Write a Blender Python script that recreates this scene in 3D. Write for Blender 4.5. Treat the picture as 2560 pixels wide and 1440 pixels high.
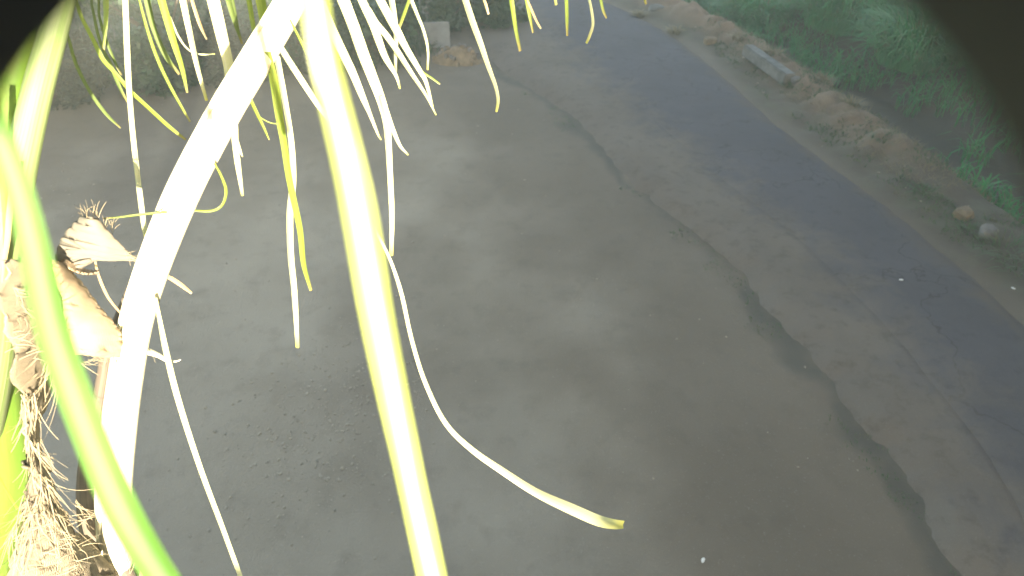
import bpy, bmesh, math, random
import numpy as np
from mathutils import Vector, noise

# ------------------------------------------------------------------ reset
for o in list(bpy.data.objects):
    bpy.data.objects.remove(o, do_unlink=True)
scene = bpy.context.scene
COL = scene.collection
random.seed(7)
RAD = math.radians

# ------------------------------------------------------------------ camera
EYE = Vector((0.0, 0.0, 5.2))
PITCH = RAD(38.0)
TANH = 0.81                                   # tan of half the horizontal field of view
cam_data = bpy.data.cameras.new("camera")
cam = bpy.data.objects.new("camera", cam_data)
COL.objects.link(cam)
cam.location = EYE
cam.rotation_euler = (RAD(90) - PITCH, 0, 0)
cam_data.sensor_width = 36
cam_data.lens = 18 / TANH
cam_data.clip_start = 0.004
cam_data.clip_end = 2000
cam_data.dof.use_dof = True
cam_data.dof.focus_distance = 1.35
cam_data.dof.aperture_fstop = (18 / TANH) / 4.0     # about a 4 mm opening
scene.camera = cam

# ------------------------------------------------------------------ light
SUN_EL, SUN_AZ = RAD(8.5), RAD(-22.0)         # low sun, behind the camera and to its right
to_sun = Vector((-math.sin(SUN_AZ) * math.cos(SUN_EL), -math.cos(SUN_AZ) * math.cos(SUN_EL), math.sin(SUN_EL)))
world = bpy.data.worlds.new("World")
scene.world = world
world.use_nodes = True
wn = world.node_tree.nodes
sky = wn.new("ShaderNodeTexSky")
sky.sky_type = 'NISHITA'
sky.sun_disc = False
sky.sun_elevation = SUN_EL
sky.sun_rotation = math.atan2(to_sun.x, to_sun.y)
sky.air_density = 0.7
sky.dust_density = 1.5
sky.ozone_density = 1.0
world.node_tree.links.new(sky.outputs[0], wn["Background"].inputs[0])
wn["Background"].inputs[1].default_value = 0.15
sun_data = bpy.data.lights.new("sun", 'SUN')
sun_data.energy = 5.0
sun_data.angle = RAD(0.5)
sun_data.color = (1.0, 0.96, 0.89)
sun = bpy.data.objects.new("sun", sun_data)
COL.objects.link(sun)
sun.rotation_euler = (-to_sun).to_track_quat('-Z', 'Y').to_euler()
scene.view_settings.view_transform = 'Standard'
scene.view_settings.look = 'None'
scene.view_settings.gamma = 1.0
scene.view_settings.exposure = 2.93
scene.view_settings.use_white_balance = True          # the recorder is balanced for open shade
scene.view_settings.white_balance_temperature = 8300
scene.view_settings.white_balance_tint = 10
scene.render.engine = 'CYCLES'
scene.cycles.use_denoising = True
scene.cycles.max_bounces = 6

# ------------------------------------------------------------------ geometry helpers
CP, SP = math.cos(PITCH), math.sin(PITCH)
FPX = 1280 / TANH                             # focal length in photograph pixels


def ray(px, py):
    x = (px - 1280) / FPX
    y = (720 - py) / FPX
    return Vector((x, CP + y * SP, -SP + y * CP))


def at(px, py, r):
    """point at horizontal distance r from the camera along a sight line"""
    d = ray(px, py)
    return EYE + d * (r / math.hypot(d.x, d.y))


def ground_at(px, py, z=0.0):
    d = ray(px, py)
    return EYE + d * ((EYE.z - z) / -d.z)


def depth_of(p):
    v = p - EYE
    return v.y * CP - v.z * SP


def catmull(pts, n):
    """pts: list of tuples, returns list of np arrays, n steps per span"""
    P = [np.array(p, float) for p in pts]
    P = [2 * P[0] - P[1]] + P + [2 * P[-1] - P[-2]]
    out = []
    for i in range(1, len(P) - 2):
        a, b, c, d = P[i - 1], P[i], P[i + 1], P[i + 2]
        for k in range(n):
            t = k / n
            out.append(0.5 * (2 * b + (c - a) * t + (2 * a - 5 * b + 4 * c - d) * t * t + (3 * b - a - 3 * c + d) * t ** 3))
    out.append(P[-2])
    return out


def link(name, me, mat=None, parent=None, smooth=False):
    o = bpy.data.objects.new(name, me)
    COL.objects.link(o)
    if mat is not None and not me.materials:
        me.materials.append(mat)
    if parent is not None:
        o.parent = parent
        o.matrix_parent_inverse = parent.matrix_world.inverted() if parent.type != 'EMPTY' else \
            __import__('mathutils').Matrix.Translation(-parent.location)
    if smooth:
        me.polygons.foreach_set("use_smooth", [True] * len(me.polygons))
    return o


def mesh_from(name, verts, faces, uvs=None):
    me = bpy.data.meshes.new(name)
    me.from_pydata([tuple(v) for v in verts], [], faces)
    if uvs is not None:
        lay = me.uv_layers.new(name="uv")
        for l in me.loops:
            lay.data[l.index].uv = uvs[l.vertex_index]
    me.update()
    return me


def empty(name, loc):
    o = bpy.data.objects.new(name, None)
    COL.objects.link(o)
    o.location = loc
    return o


def tag(o, label=None, cat=None, group=None, kind=None):
    if label: o["label"] = label
    if cat: o["category"] = cat
    if group: o["group"] = group
    if kind: o["kind"] = kind
    return o


def box_mesh(name, x0, x1, y0, y1, z0, z1, bevel=0.0):
    bm = bmesh.new()
    bmesh.ops.create_cube(bm, size=1)
    for v in bm.verts:
        v.co = Vector((x0 + (v.co.x + .5) * (x1 - x0), y0 + (v.co.y + .5) * (y1 - y0), z0 + (v.co.z + .5) * (z1 - z0)))
    if bevel:
        bmesh.ops.bevel(bm, geom=bm.edges[:], offset=bevel, segments=2, affect='EDGES')
    me = bpy.data.meshes.new(name)
    bm.to_mesh(me); bm.free()
    return me


def tube(name, path, radii, sides=10, profile=None, toward=None):
    """sweep a closed profile along world points. toward: point the profile's +v faces"""
    verts, faces, uvs = [], [], []
    prof = profile or [(math.cos(2 * math.pi * k / sides), math.sin(2 * math.pi * k / sides)) for k in range(sides)]
    m = len(prof)
    L = 0
    for i, p in enumerate(path):
        p = Vector(p)
        a = Vector(path[max(i - 1, 0)]); b = Vector(path[min(i + 1, len(path) - 1)])
        t = (b - a).normalized()
        view = ((toward or EYE + Vector((0, -.3, .3))) - p).normalized()
        side = t.cross(view)
        side = side.normalized() if side.length > 1e-4 else t.orthogonal().normalized()
        nrm = side.cross(t).normalized()
        if i: L += (p - Vector(path[i - 1])).length
        r = radii[i]
        for k, (u, v) in enumerate(prof):
            verts.append(p + side * (u * r) + nrm * (v * r))
            uvs.append((k / m, L))
    for i in range(len(path) - 1):
        for k in range(m):
            k2 = (k + 1) % m
            faces.append((i * m + k, i * m + k2, (i + 1) * m + k2, (i + 1) * m + k))
    faces.append(tuple(range(m))[::-1])
    faces.append(tuple(range((len(path) - 1) * m, len(path) * m)))
    return mesh_from(name, verts, faces, uvs)


# ------------------------------------------------------------------ material helpers
def new_mat(name):
    m = bpy.data.materials.new(name)
    m.use_nodes = True
    nt = m.node_tree
    nt.nodes.clear()
    out = nt.nodes.new("ShaderNodeOutputMaterial")
    b = nt.nodes.new("ShaderNodeBsdfPrincipled")
    nt.links.new(b.outputs[0], out.inputs[0])
    return m, nt, b, out


def N(nt, kind, **kw):
    n = nt.nodes.new(kind)
    for k, v in kw.items():
        if hasattr(n, k):
            setattr(n, k, v)
        else:
            n.inputs[k].default_value = v
    return n


def mixc(nt, fac, a, b):
    n = nt.nodes.new("ShaderNodeMix")
    n.data_type = 'RGBA'
    for sock, val in ((n.inputs[0], fac), (n.inputs[6], a), (n.inputs[7], b)):
        if isinstance(val, (tuple, list)):
            sock.default_value = (*val, 1) if len(val) == 3 else val
        elif isinstance(val, (int, float)):
            sock.default_value = val
        else:
            nt.links.new(val, sock)
    return n.outputs[2]


def ramp(nt, src, lo, hi):
    n = nt.nodes.new("ShaderNodeMapRange")
    n.inputs[1].default_value = lo
    n.inputs[2].default_value = hi
    nt.links.new(src, n.inputs[0])
    return n.outputs[0]


def noise_out(nt, scale, detail=5, rough=.55, vec=None, dist=0.0):
    n = N(nt, "ShaderNodeTexNoise", Scale=scale, Detail=detail, Roughness=rough, Distortion=dist)
    if vec is not None:
        nt.links.new(vec, n.inputs[0])
    return n.outputs[0]


def bump(nt, b, height, strength, dist):
    n = N(nt, "ShaderNodeBump", Strength=strength, Distance=dist)
    nt.links.new(height, n.inputs["Height"])
    nt.links.new(n.outputs[0], b.inputs["Normal"])


def obj_vec(nt):
    return nt.nodes.new("ShaderNodeTexCoord").outputs["Object"]


def leaf_mat(name, base, second, tip, rough=.38, trans=.35, tipstart=.93, bright_rib=None):
    """palm leaflet: streaked along its length, painted bright midrib, withered tip (uv.x across, uv.y 0..1 along)"""
    m, nt, b, out = new_mat(name)
    uv = nt.nodes.new("ShaderNodeUVMap").outputs[0]
    mp = N(nt, "ShaderNodeMapping")
    mp.inputs["Scale"].default_value = (9, .7, 1)
    nt.links.new(uv, mp.inputs[0])
    oi = nt.nodes.new("ShaderNodeObjectInfo")
    add = N(nt, "ShaderNodeVectorMath", operation='ADD')
    nt.links.new(mp.outputs[0], add.inputs[0]); nt.links.new(oi.outputs["Random"], add.inputs[1])
    streak = noise_out(nt, 3.0, 4, .6, add.outputs[0])
    col = mixc(nt, ramp(nt, streak, .35, .68), base, second)
    sep = nt.nodes.new("ShaderNodeSeparateXYZ")
    nt.links.new(uv, sep.inputs[0])
    if bright_rib:                                     # midrib widened and whitened to paint in the overexposed centre
        ab = N(nt, "ShaderNodeMath", operation='SUBTRACT'); ab.inputs[1].default_value = .52
        nt.links.new(sep.outputs[0], ab.inputs[0])
        ab2 = N(nt, "ShaderNodeMath", operation='ABSOLUTE')
        nt.links.new(ab.outputs[0], ab2.inputs[0])
        wob = N(nt, "ShaderNodeMath", operation='MULTIPLY_ADD'); wob.inputs[1].default_value = .22
        nt.links.new(streak, wob.inputs[0]); nt.links.new(ab2.outputs[0], wob.inputs[2])
        col = mixc(nt, ramp(nt, wob.outputs[0], .38, .22), col, bright_rib)
    if tipstart < 1:
        col = mixc(nt, ramp(nt, sep.outputs[1], tipstart, 1.0), col, tip)
    nt.links.new(col, b.inputs["Base Color"])
    b.inputs["Roughness"].default_value = rough
    b.inputs["Specular IOR Level"].default_value = .5
    tr = nt.nodes.new("ShaderNodeBsdfTranslucent")
    nt.links.new(col, tr.inputs[0])
    mx = N(nt, "ShaderNodeMixShader")
    mx.inputs[0].default_value = trans
    nt.links.new(b.outputs[0], mx.inputs[1]); nt.links.new(tr.outputs[0], mx.inputs[2])
    nt.links.new(mx.outputs[0], out.inputs[0])
    bump(nt, b, streak, .25, .002)
    return m


M = {}
M['leaf_sunlit'] = leaf_mat("palm_leaf_sunlit", (.50, .50, .34), (.42, .45, .22), (.46, .44, .10))  # overexposure put into the colour: whiter than the other leaflets
M['leaf_yellow'] = leaf_mat("palm_leaf_yellow", (.22, .29, .05), (.14, .22, .04), (.26, .22, .08))
M['leaf_green'] = leaf_mat("palm_leaf_green", (.12, .17, .05), (.09, .14, .04), (.20, .17, .07))
M['leaf_dry'] = leaf_mat("palm_leaf_dry", (.36, .25, .13), (.42, .32, .18), (.40, .34, .22), rough=.7, trans=.15)
M['leaf_near'] = leaf_mat("palm_leaf_near", (.32, .41, .08), (.38, .45, .16), (.30, .3, .1), rough=.3, tipstart=2, bright_rib=(.6, .6, .52))
M['leaf_lime'] = leaf_mat("palm_leaf_lime", (.065, .19, .03), (.10, .24, .05), (.25, .3, .1), rough=.65, tipstart=2, bright_rib=(.14, .29, .11))


def stalk_mat(name, a, c, rough=.35, grain=40, patch=None):
    m, nt, b, out = new_mat(name)
    uv = nt.nodes.new("ShaderNodeUVMap").outputs[0]
    mp = N(nt, "ShaderNodeMapping")
    mp.inputs["Scale"].default_value = (grain, 2.0, 1)
    nt.links.new(uv, mp.inputs[0])
    s = noise_out(nt, 1.0, 5, .6, mp.outputs[0])
    col = mixc(nt, ramp(nt, s, .3, .7), a, c)
    if patch:
        col = mixc(nt, ramp(nt, noise_out(nt, 7.0, 3, .5, obj_vec(nt)), .52, .66), col, patch)
    nt.links.new(col, b.inputs["Base Color"])
    b.inputs["Roughness"].default_value = rough
    bump(nt, b, s, .35, .003)
    return m


M['stalk_pale'] = stalk_mat("petiole_pale", (.60, .58, .46), (.50, .49, .34), .32)
M['stalk_green'] = stalk_mat("petiole_green", (.22, .33, .05), (.30, .38, .10), .4)
M['stalk_palegreen'] = stalk_mat("petiole_pale_green", (.22, .27, .15), (.13, .22, .05), .65)
M['stalk_brown'] = stalk_mat("petiole_dry", (.15, .125, .10), (.08, .065, .05), .75, 30, (.20, .175, .14))
M['stalk_base'] = stalk_mat("petiole_base_green", (.09, .21, .02), (.14, .24, .04), .65, 12, (.17, .16, .04))


def fibre_mat(name, a, c, scale, dark=.62, relief=.8):
    m, nt, b, out = new_mat(name)
    uv = nt.nodes.new("ShaderNodeUVMap").outputs[0]
    hs = []
    for ang in (RAD(24), RAD(-28)):
        mp = N(nt, "ShaderNodeMapping")
        mp.inputs["Rotation"].default_value = (0, 0, ang)
        nt.links.new(uv, mp.inputs[0])
        w = N(nt, "ShaderNodeTexWave", Scale=scale, Distortion=3.5, Detail=3.0)
        w.inputs["Detail Scale"].default_value = 2.0
        nt.links.new(mp.outputs[0], w.inputs[0])
        hs.append(w.outputs["Fac"])
    mx = N(nt, "ShaderNodeMath", operation='MAXIMUM')
    nt.links.new(hs[0], mx.inputs[0]); nt.links.new(hs[1], mx.inputs[1])
    blot = noise_out(nt, 9, 5, .6, obj_vec(nt))
    col = mixc(nt, ramp(nt, mx.outputs[0], .2, .95), tuple(x * dark for x in a), a)
    col = mixc(nt, ramp(nt, blot, .42, .64), col, c)
    nt.links.new(col, b.inputs["Base Color"])
    b.inputs["Roughness"].default_value = .85
    tr = nt.nodes.new("ShaderNodeBsdfTranslucent")
    nt.links.new(col, tr.inputs[0])
    ms = N(nt, "ShaderNodeMixShader")
    ms.inputs[0].default_value = .2
    nt.links.new(b.outputs[0], ms.inputs[1]); nt.links.new(tr.outputs[0], ms.inputs[2])
    nt.links.new(ms.outputs[0], out.inputs[0])
    bump(nt, b, mx.outputs[0], relief, .004)
    return m


M['sheath'] = fibre_mat("leaf_sheath_fibre", (.27, .23, .165), (.33, .285, .21), 26, .72, .6)
M['sheath_light'] = fibre_mat("leaf_sheath_papery", (.20, .19, .16), (.26, .23, .18), 14, .94, .12)
M['sheath_tan'] = fibre_mat("leaf_sheath_tan", (.36, .28, .19), (.46, .36, .25), 12, .93, .15)
M['fibre'], _nt, _b, _ = new_mat("loose_fibre")
_b.inputs["Base Color"].default_value = (.30, .255, .17, 1)
_b.inputs["Roughness"].default_value = .8


def plain(name, col, rough, nscale=6, var=.35, bumpd=0.0, spec=.5):
    m, nt, b, out = new_mat(name)
    v = obj_vec(nt)
    n = noise_out(nt, nscale, 6, .6, v)
    c = mixc(nt, ramp(nt, n, .3, .7), tuple(x * (1 - var) for x in col), tuple(min(1, x * (1 + var)) for x in col))
    nt.links.new(c, b.inputs["Base Color"])
    b.inputs["Roughness"].default_value = rough
    b.inputs["Specular IOR Level"].default_value = spec
    if bumpd:
        bump(nt, b, noise_out(nt, nscale * 6, 6, .65, v), .7, bumpd)
    return m


M['black_plastic'] = plain("housing_plastic", (.019, .025, .031), .75, 30, .12)
M['concrete'] = plain("weathered_concrete", (.145, .145, .138), .95, 5, .4, .015)
M['panel'] = plain("pale_panel", (.22, .235, .235), .85, 3, .25, .004)
M['rock'] = plain("stone_grey", (.16, .15, .14), .95, 5, .35, .02)
M['pebble'] = plain("pebble", (.27, .24, .195), .9, 3, .35)
M['rock_tan'] = plain("stone_tan", (.20, .15, .098), .95, 5, .4, .02)
M['wall_paint'] = plain("building_plaster", (.62, .60, .55), .9, 2, .12, .004)
M['wall_bare'] = plain("bare_plaster", (.20, .18, .16), .95, 2, .2, .006)
M['roof_slab'] = plain("roof_concrete", (.26, .25, .24), .95, 1.5, .2, .01)
M['wood'] = plain("door_wood", (.16, .09, .05), .7, 8, .3)
M['bark'] = plain("tree_bark", (.12, .09, .07), .95, 9, .4, .02)
M['trunk'] = plain("palm_trunk", (.22, .19, .16), .95, 12, .35, .02)
M['litter'] = plain("white_scrap", (.75, .75, .72), .6, 5, .1)
M['glass'], _nt, _b, _ = new_mat("window_glass")
_b.inputs["Base Color"].default_value = (.03, .04, .045, 1)
_b.inputs["Roughness"].default_value = .08


def foliage_mat(name, a, c, dry=None):
    m, nt, b, out = new_mat(name)
    n = noise_out(nt, 1.3, 3, .6, obj_vec(nt))
    col = mixc(nt, ramp(nt, n, .35, .65), a, c)
    if dry:
        col = mixc(nt, ramp(nt, noise_out(nt, 4.0, 2, .6, obj_vec(nt)), .58, .68), col, dry)
    nt.links.new(col, b.inputs["Base Color"])
    b.inputs["Roughness"].default_value = .5
    tr = nt.nodes.new("ShaderNodeBsdfTranslucent")
    nt.links.new(col, tr.inputs[0])
    ms = N(nt, "ShaderNodeMixShader")
    ms.inputs[0].default_value = .3
    nt.links.new(b.outputs[0], ms.inputs[1]); nt.links.new(tr.outputs[0], ms.inputs[2])
    nt.links.new(ms.outputs[0], out.inputs[0])
    return m


M['cane'] = foliage_mat("tall_grass", (.015, .22, .07), (.03, .29, .085), (.09, .15, .05))
M['shrub'] = foliage_mat("shrub_leaves", (.026, .070, .032), (.042, .092, .040))
M['shrub_dark'] = foliage_mat("shrub_leaves_dark", (.022, .036, .020), (.036, .045, .026), (.06, .05, .035))
M['tree_leaf'] = foliage_mat("tree_leaves", (.035, .08, .03), (.06, .11, .035))
M['weed'] = foliage_mat("weed_leaves", (.05, .12, .05), (.08, .13, .06), (.14, .12, .07))
M['dry_grass'] = foliage_mat("dry_grass", (.25, .20, .11), (.18, .15, .09))

# ------------------------------------------------------------------ the ground and the road
pxs = lambda L: [ground_at(*p) for p in L]
SHOULDER_PX = [(1175, 60), (1240, 160), (1330, 214), (1440, 290), (1545, 400), (1640, 500), (1745, 590), (1860, 690), (1945, 785),
               (2040, 880), (2120, 985), (2200, 1080), (2290, 1190), (2350, 1300), (2410, 1400), (2470, 1490)]
ASPHALT_L_PX = [(1300, 40), (1385, 120), (1470, 200), (1580, 300), (1700, 400), (1800, 485), (1910, 575), (2020, 670), (2120, 775),
                (2210, 880), (2300, 1000), (2390, 1120), (2470, 1250), (2530, 1360), (2580, 1450), (2640, 1560)]
ASPHALT_R_PX = [(1500, 5), (1590, 45), (1690, 105), (1790, 185), (1900, 285), (2010, 375), (2120, 455), (2230, 540), (2330, 625),
                (2440, 715), (2540, 810), (2650, 930), (2780, 1100), (2900, 1290), (3000, 1500), (3050, 1700)]


def resample(L, n=140):
    P = np.array(catmull([tuple(p)[:2] for p in pxs(L)], 12))
    d0 = P[0] - P[4]; d0 /= np.linalg.norm(d0)
    d1 = P[-1] - P[-5]; d1 /= np.linalg.norm(d1)
    head = np.array([P[0] + d0 * s for s in (90, 60, 40, 25, 15, 8, 4, 2)])
    tail = np.array([P[-1] + d1 * s for s in (1, 2, 4, 8, 15, 30, 60)])
    return np.vstack([head, P, tail])


EDGE_S, EDGE_L, EDGE_R = resample(SHOULDER_PX), resample(ASPHALT_L_PX), resample(ASPHALT_R_PX)


def signed_dist(xy, line):
    """signed distance of points to a polyline that runs toward the viewer; positive on its right-hand (+x) side"""
    best = np.full(len(xy), 1e9); sgn = np.ones(len(xy))
    for a, b in zip(line[:-1], line[1:]):
        ab = b - a
        t = np.clip(((xy - a) @ ab) / (ab @ ab), 0, 1)
        c = a + t[:, None] * ab
        d = np.hypot(*(xy - c).T)
        cr = ab[0] * (xy[:, 1] - a[1]) - ab[1] * (xy[:, 0] - a[0])
        m = d < best
        best[m] = d[m]; sgn[m] = np.sign(cr[m])
    return best * sgn


def fbm(x, y, s, o=4, seed=0.0):
    return noise.fractal(Vector((x * s + seed, y * s - seed, seed * .37)), 1.0, 2.0, o)


def smooth(a, b, x):
    t = np.clip((x - a) / (b - a), 0, 1)
    return t * t * (3 - 2 * t)


def axis(lo, hi, step, far):
    fine = list(np.arange(lo, hi + 1e-6, step))
    w, k = [], step
    v = hi
    while v < far:
        k *= 1.5; v += k; w.append(v)
    u, k, v = [], step, lo
    while v > -far:
        k *= 1.5; v -= k; u.append(v)
    return u[::-1] + fine + w


def heights(X, Y):
    xy = np.stack([X, Y], 1)
    ds = signed_dist(xy, EDGE_S)
    dr = signed_dist(xy, EDGE_R)
    n1 = np.array([fbm(x, y, .35, 4, 3.1) for x, y in zip(X, Y)])
    n2 = np.array([fbm(x, y, 1.6, 4, 9.7) for x, y in zip(X, Y)])
    rag = ds + n2 * .16 + n1 * .10
    z = n1 * .02 + n2 * .008
    z -= .035 * np.exp(-((rag + .10) / .16) ** 2)                    # worn gutter
    z -= .05 * smooth(.02, .2, rag) * (1 - smooth(-.4, -.1, dr))     # passes below the road bed
    z += .085 * smooth(-.3, .05, dr)
    dd = dr + n1 * .25
    far = smooth(8.5, 11.5, Y)
    z += smooth(0, .5, dd) * (.03 + .05 * n2)
    n3 = np.array([fbm(x, y, 4.5, 3, 14.2) for x, y in zip(X, Y)])
    z += far * (.30 + .22 * n1 + .16 * n2 + .07 * n3) * np.exp(-((dd - 1.35) / .42) ** 2)     # earth bank
    z -= .62 * smooth(1.75, 2.5, dd) * (1 - smooth(4.0, 5.2, dd))        # ditch
    z += .25 * smooth(4.2, 6.5, dd)
    return z, rag, ds, dr, dd, n1, n2


ax, ay = axis(-13, 13, .11, 150), axis(1.5, 24, .11, 150)
GX, GY = np.meshgrid(ax, ay)
X, Y = GX.ravel(), GY.ravel()
Z, RAG, DS, DR, DD, N1, N2 = heights(X, Y)
nx = len(ax)
faces = []
for j in range(len(ay) - 1):
    for i in range(nx - 1):
        a = j * nx + i
        faces.append((a, a + 1, a + nx + 1, a + nx))
me = mesh_from("ground", np.stack([X, Y, Z], 1), faces)


def attr(me, name, vals):
    a = me.attributes.new(name, 'FLOAT', 'POINT')
    a.data.foreach_set("value", np.asarray(vals, dtype=np.float32))


attr(me, "damp", np.exp(-((RAG + .12 + .1 * N2) / (.10 + .18 * np.clip(N1 + .1, 0, 1))) ** 2) * np.clip(.9 + .5 * N1 + .6 * N2, .35, 1))
attr(me, "glare_falloff", np.maximum(smooth(-6.5, -1.0, DS + 2.2 * N1 + .8 * N2), .9 * smooth(6.5, 12.5, Y - .15 * X + 2.2 * N1 + .8 * N2)))  # glare falloff put into the soil colour: darker near road and far side
attr(me, "verge", smooth(-.1, .4, DD) * (1 - smooth(1.9, 2.4, DD)))
attr(me, "bank", smooth(8.5, 11.5, Y) * np.exp(-((DD - 1.35) / .55) ** 2))
attr(me, "ditch", smooth(1.8, 2.4, DD))

m, nt, b, out = new_mat("packed_earth")
v = obj_vec(nt)
at_ = lambda nt, nm: N(nt, "ShaderNodeAttribute", attribute_name=nm).outputs["Fac"]
big = noise_out(nt, .45, 4, .55, v, .4)
mid = noise_out(nt, 3.0, 6, .62, v)
fin = noise_out(nt, 42, 5, .7, v)
col = mixc(nt, ramp(nt, big, .36, .66), (.255, .222, .178), (.310, .275, .226))
col = mixc(nt, at_(nt, "glare_falloff"), col, mixc(nt, ramp(nt, big, .36, .66), (.128, .105, .081), (.160, .133, .105)))
col = mixc(nt, ramp(nt, mid, .52, .75), col, mixc(nt, .28, col, (.06, .05, .04)))
col = mixc(nt, ramp(nt, fin, .60, .74), col, mixc(nt, .3, col, (.5, .48, .44)))
col = mixc(nt, ramp(nt, at_(nt, "damp"), .15, 1.0), col, (.084, .080, .068))
col = mixc(nt, at_(nt, "verge"), col, mixc(nt, ramp(nt, mid, .4, .62), (.082, .065, .052), (.10, .096, .066)))
col = mixc(nt, at_(nt, "bank"), col, mixc(nt, ramp(nt, mid, .38, .64), (.25, .175, .12), (.17, .115, .082)))
col = mixc(nt, at_(nt, "ditch"), col, (.075, .065, .055))
nt.links.new(col, b.inputs["Base Color"])
b.inputs["Roughness"].default_value = .93
hsum = N(nt, "ShaderNodeMath", operation='ADD')
nt.links.new(mid, hsum.inputs[0]); nt.links.new(fin, hsum.inputs[1])
bump(nt, b, hsum.outputs[0], .55, .03)
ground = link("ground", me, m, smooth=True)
tag(ground, "grey-brown packed bare earth yard beside the road", "ground", kind="structure")

# road sheet: earth shoulder on its left, asphalt in the middle
RN = len(EDGE_L)
verts, faces, av = [], [], []
COLS = 15
for i in range(RN):
    a, bb = EDGE_L[i], EDGE_R[i]
    ctr = a * 0.5 + bb * 0.5
    for k in range(COLS):
        t = k / (COLS - 1)
        p = a + (bb - a) * (t * 1.0)
        z = .135 + .05 * (1 - (2 * t - 1) ** 2) - .05 * (abs(2 * t - 1) ** 8)
        jit = 0.0
        if k in (0, COLS - 1):
            jit = .07 * fbm(p[0], p[1], 1.9, 3, 5)
            z = .06
        q = p + (bb - a) / np.linalg.norm(bb - a) * jit
        verts.append((q[0], q[1], z + .006 * fbm(q[0], q[1], .8, 3, 2)))
        av.append(t)
for i in range(RN - 1):
    for k in range(COLS - 1):
        a = i * COLS + k
        faces.append((a, a + COLS, a + COLS + 1, a + 1))
me = mesh_from("road", verts, faces)
VV = np.array(verts)[:, :2]
attr(me, "inside", signed_dist(VV, EDGE_L)); attr(me, "outer", -signed_dist(VV, EDGE_R))
m, nt, b, out = new_mat("worn_asphalt_and_dust")
v = obj_vec(nt)
n1 = noise_out(nt, .8, 5, .6, v, .3)
n2 = noise_out(nt, 5.0, 6, .65, v)
n3 = noise_out(nt, 90, 4, .75, v)
n4 = noise_out(nt, 1.7, 6, .65, v, .5)
vor = N(nt, "ShaderNodeTexVoronoi", feature='DISTANCE_TO_EDGE', Scale=.55)
dv = N(nt, "ShaderNodeVectorMath", operation='ADD')
nz = N(nt, "ShaderNodeTexNoise", Scale=2.5, Detail=4.0)
nt.links.new(v, nz.inputs[0]); nt.links.new(v, dv.inputs[0]); nt.links.new(nz.outputs["Color"], dv.inputs[1])
nt.links.new(dv.outputs[0], vor.inputs[0])
asp = mixc(nt, ramp(nt, n1, .35, .68), (.072, .072, .085), (.092, .091, .106))
asp = mixc(nt, ramp(nt, n2, .54, .72), asp, (.061, .061, .072))
asp = mixc(nt, ramp(nt, n3, .56, .72), asp, (.125, .12, .123))
asp = mixc(nt, ramp(nt, vor.outputs[0], .012, .002), asp, (.052, .051, .058))          # hairline cracks
dust = mixc(nt, ramp(nt, n1, .35, .66), (.130, .110, .094), (.158, .136, .117))
dust = mixc(nt, ramp(nt, n2, .52, .72), dust, (.098, .082, .069))
dust = mixc(nt, ramp(nt, n3, .58, .72), dust, (.24, .215, .19))
sm = N(nt, "ShaderNodeMath", operation='MULTIPLY_ADD'); sm.inputs[1].default_value = -2.6
nt.links.new(n4, sm.inputs[0]); nt.links.new(at_(nt, "inside"), sm.inputs[2])
f = ramp(nt, sm.outputs[0], -1.55, -.55)
col = mixc(nt, f, dust, asp)
so = N(nt, "ShaderNodeMath", operation='MULTIPLY_ADD'); so.inputs[1].default_value = -1.3
nt.links.new(n4, so.inputs[0]); nt.links.new(at_(nt, "outer"), so.inputs[2])
col = mixc(nt, ramp(nt, so.outputs[0], -.25, -.75), col, (.115, .095, .080))
nt.links.new(col, b.inputs["Base Color"])
b.inputs["Roughness"].default_value = .93
b.inputs["Specular IOR Level"].default_value = .3
hs = N(nt, "ShaderNodeMath", operation='ADD')
nt.links.new(n2, hs.inputs[0]); nt.links.new(n3, hs.inputs[1])
bump(nt, b, hs.outputs[0], .5, .02)
ROADMAT = m
road = link("road", me, m, smooth=True)
tag(road, "narrow worn blue-grey asphalt road curving away", "road", kind="structure")

# shoulder of lighter earth between the gutter and the asphalt
verts, faces = [], []
COLS = 12
S2 = []
for p in EDGE_L:                                # nearest shoulder-edge point for each asphalt-edge point
    d = np.hypot(*(EDGE_S - p).T)
    S2.append(EDGE_S[int(np.argmin(d))])
S2 = np.array(S2)
for _ in range(3):
    S2[1:-1] = (S2[:-2] + S2[1:-1] * 2 + S2[2:]) / 4
for i in range(RN):
    a, bb = S2[i], EDGE_L[i] + (EDGE_R[i] - EDGE_L[i]) * .12
    w = np.linalg.norm(bb - a) + 1e-6
    u = (bb - a) / w
    for k in range(COLS):
        t = k / (COLS - 1)
        p = a + (bb - a) * t
        r = (fbm(p[0], p[1], 1.6, 4, 9.7) * .16 + fbm(p[0], p[1], .35, 4, 3.1) * .10)
        p = p - u * r * (1 - t) * 1.0
        z = [-.03, .055, .088][k] if k < 3 else .092 + .052 * t - (.06 if k == COLS - 1 else 0)
        if k == 0: p = p - u * .07
        if k == 1: p = p - u * .0
        verts.append((p[0], p[1], z + .012 * fbm(p[0], p[1], 2.2, 3, 6) * (0 if k == 0 else 1)))
for i in range(RN - 1):
    for k in range(COLS - 1):
        a = i * COLS + k
        faces.append((a, a + COLS, a + COLS + 1, a + 1))
me = mesh_from("road_shoulder", verts, faces)
VV = np.array(verts)[:, :2]
attr(me, "inside", signed_dist(VV, EDGE_L)); attr(me, "outer", -signed_dist(VV, EDGE_R))
m = ROADMAT
sh = link("road_shoulder", me, m, smooth=True)
tag(sh, "pale dusty earth shoulder between gutter and asphalt", "road shoulder", kind="structure")


def ground_z(x, y):
    return float(heights(np.array([x]), np.array([y]))[0][0])


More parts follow.
